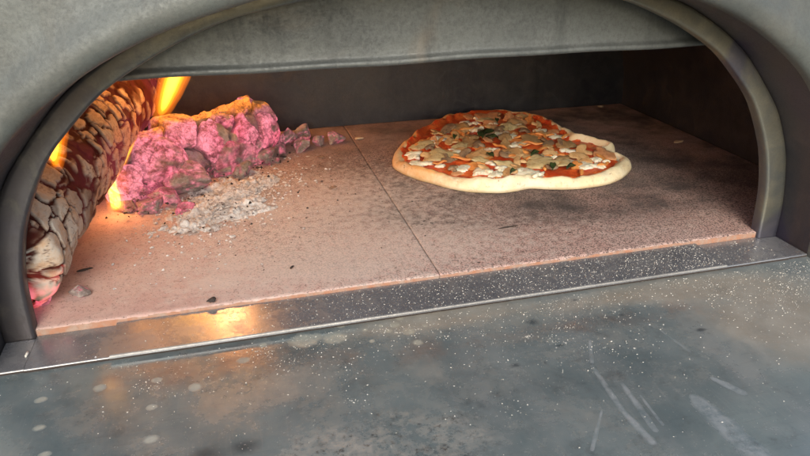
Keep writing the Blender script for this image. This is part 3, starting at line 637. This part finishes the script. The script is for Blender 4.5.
# ham / artichoke base strips, random cover
def strip(x, y, L, w, rz, mat, name, seed):
    n, ns = 14, 8; V = []; cv = random.uniform(-14, 14)
    for i in range(n):
        t = i/(n-1)*2-1; r = w*(1-abs(t)**4*.7)
        for j in range(ns):
            a = 2*PI*j/ns; V.append((t*L, cv*(t*L)**2+r*math.cos(a), r*.6*math.sin(a)+.0012*math.sin(t*4+seed)))
    F = gridf(n, ns, True, flip=True); F += [tuple(range(ns)), tuple((n-1)*ns+j for j in range(ns-1, -1, -1))]
    add(name, place(V, x, y, rz, (random.uniform(-.1, .1), random.uniform(-.1, .1)), random.uniform(.003, .006)), F, mat)
def rpt(m=.03):
    while True:
        x = cx+random.uniform(-.2, .2); y = cy+random.uniform(-.24, .24)
        if inside(x, y, m): return x, y
used = []
def rsp(m, dmin):
    for _ in range(200):
        x, y = rpt(m)
        if all(math.hypot(x-a, y-b) > dmin for a, b in used): break
    used.append((x, y)); return x, y
for k in range(30): x, y = rpt(.028); strip(x, y, random.uniform(.008, .017), random.uniform(.002, .0038), random.uniform(0, PI), m_orange, 'pepper_strip', k)
for k in range(22): x, y = rsp(.026, .016); V, F = slab(blob_outline(random.uniform(.011, .019), random.uniform(.007, .012), k+40), .0024, random.uniform(-14, 14), k); add('ham_piece', place(V, x, y, random.uniform(0, PI), (random.uniform(-.3, .3), random.uniform(0, .45)), .0035), F, m_ham if k % 2 else m_orange)
for k in range(30): x, y = rsp(.034, .016); V, F = slab(mush_outline(random.uniform(.010, .016)), .0026, random.uniform(-8, 8), k); add('mushroom_slice', place(V, x, y, random.uniform(0, 2*PI), (random.uniform(-.35, .35), random.uniform(-.05, .6)), .005), F, m_mush if k % 3 else m_mushd)
for k in range(14): x, y = rsp(.034, .015); V, F = slab(blob_outline(random.uniform(.012, .02), random.uniform(.008, .012), k+80), .0028, random.uniform(-5, 5), k); add('artichoke_slice', place(V, x, y, random.uniform(0, PI), (random.uniform(-.2, .2), random.uniform(0, .4)), .005), F, m_slab if k % 3 else m_olv)
# pieces that can be recognised in the picture
for (px, py, a, b, rz, mt) in [(441, 153, .028, .017, -.1, m_slab), (543, 161, .028, .015, .1, m_slab), (533, 137, .022, .017, 0, m_olv), (513, 151, .018, .015, .3, m_mush), (470, 140, .020, .018, .5, m_olv), (566, 142, .016, .014, 0, m_olv), (478, 153, .020, .016, .3, m_mush), (515, 122, .02, .02, 0, m_mush), (460, 126, .02, .02, .2, m_mush), (606, 152, .014, .02, .2, m_ham), (488, 116, .02, .022, .2, m_ham)]:
    x, y = P2(px, py); V, F = slab(blob_outline(a, b, px), .0032, random.uniform(-9, 9), px); add('artichoke_slice', place(V, x, y, rz, (random.uniform(-.1, .1), .16), .0056), F, mt)
for (px, py, s, rz) in [(478, 144, .011, 1.0), (500, 128, .010, .3), (505, 153, .010, 2.0), (453, 167, .008, .2), (552, 166, .009, 2.5), (430, 147, .009, .4), (519, 160, .011, 1.2)]:
    x, y = P2(px, py); V, F = slab(mush_outline(s), .003, 5, px); add('mushroom_slice', place(V, x, y, rz, (.1, .25), .0075), F, m_mushd if px != 519 else m_mush)
for (px, py, a, b) in [(460, 165, .011, .010), (482, 168, .011, .009), (496, 171, .012, .008), (530, 171, .016, .009), (572, 160, .013, .012), (585, 162, .010, .009), (508, 132, .012, .010), (412, 152, .012, .010), (415, 160, .009, .007), (560, 134, .014, .008), (497, 160, .009, .008), (503, 166, .010, .007), (551, 151, .010, .008), (525, 148, .008, .007), (540, 128, .010, .008), (440, 135, .010, .008), (425, 160, .009, .007), (518, 141, .009, .008), (596, 156, .008, .007), (572, 148, .012, .006), (521, 168, .009, .006), (475, 127, .009, .009), (454, 149, .008, .007), (488, 147, .008, .007), (538, 175, .008, .004), (600, 162, .008, .006)]:
    x, y = P2(px, py); V, F = slab(blob_outline(a*random.uniform(1.0, 1.5), b*random.uniform(1.0, 1.4), px+3, k=.7), .0042, 0, px); add('mozzarella_piece', place(V, x, y, random.uniform(-.8, .8), (random.uniform(-.15, .15), random.uniform(-.05, .15)), .0036), F, m_mozz)
for k in range(30):
    x, y = rpt(.030); V, F = slab(blob_outline(random.uniform(.003, .008), random.uniform(.003, .007), k+300, k=.8), .0035, 0, k); add('mozzarella_piece', place(V, x, y, 0, (0, 0), .0045), F, m_mozz)
for (px, py, s, rz) in [(487, 134, .015, .3), (481, 136, .012, 1.4), (492, 138, .010, 2.6), (535, 154, .009, .4), (553, 168, .009, 1.0), (490, 156, .008, 2), (571, 168, .008, .2), (455, 138, .007, 1), (513, 173, .006, .5), (497, 122, .007, 1.2)]:
    x, y = P2(px, py); n = 9; V = []
    for i in range(n):
        t = i/(n-1); w = s*.5*math.sin(PI*t)**.8+.0003
        for (v_, z_) in ((-1, .0016), (-.5, .0004), (0, -.0006), (.5, .0006), (1, .0018), (.5, .0001), (0, -.0011), (-.5, -.0001)): V.append((s*(t*2-1), w*v_, z_+.002*math.sin(t*PI)+.001*math.sin(t*9+v_*2)))
    add('basil_leaf', place(V, x, y, rz, (.1, .15), .0095), gridf(n, 8, True, flip=True), m_basil)
for (px, py, L, w, rz) in [(462, 157, .018, .0035, -.6), (452, 152, .012, .003, -.5), (540, 147, .015, .003, .3), (536, 131, .014, .003, -.3), (438, 139, .016, .0035, .6), (418, 142, .014, .004, .9), (528, 155, .012, .0035, .2), (560, 153, .012, .003, -.2), (425, 137, .012, .004, .4), (480, 160, .012, .003, .1)]:
    x, y = P2(px, py); strip(x, y, L, w, rz, m_orange, 'pepper_strip', px)

# ------------------------------------------------------------------ light
w = bpy.data.worlds.new('World'); S.world = w; w.use_nodes = True; nt = w.node_tree
sky = nt.nodes.new('ShaderNodeTexSky'); sky.sky_type = 'NISHITA'; sky.sun_disc = False
SUN_EL, SUN_AZ = math.radians(31), math.radians(190)    # azimuth clockwise from +Y
sky.sun_elevation = SUN_EL; sky.sun_rotation = SUN_AZ; sky.dust_density = 3.0
nt.links.new(sky.outputs[0], nt.nodes['Background'].inputs[0]); nt.nodes['Background'].inputs[1].default_value = .11
sd = bpy.data.lights.new('sun', 'SUN'); sd.energy = 1.0; sd.angle = math.radians(30); sd.color = (1, .95, .88)
so = bpy.data.objects.new('sun', sd); COL.objects.link(so)
dv = Vector((math.sin(SUN_AZ)*math.cos(SUN_EL), math.cos(SUN_AZ)*math.cos(SUN_EL), math.sin(SUN_EL)))
so.rotation_euler = dv.to_track_quat('Z', 'Y').to_euler()
S.view_settings.view_transform = 'Standard'; S.view_settings.look = 'None'; S.view_settings.exposure = 0.9; S.view_settings.gamma = 1
S.cycles.max_bounces = 6; S.cycles.diffuse_bounces = 4; S.cycles.volume_bounces = 0
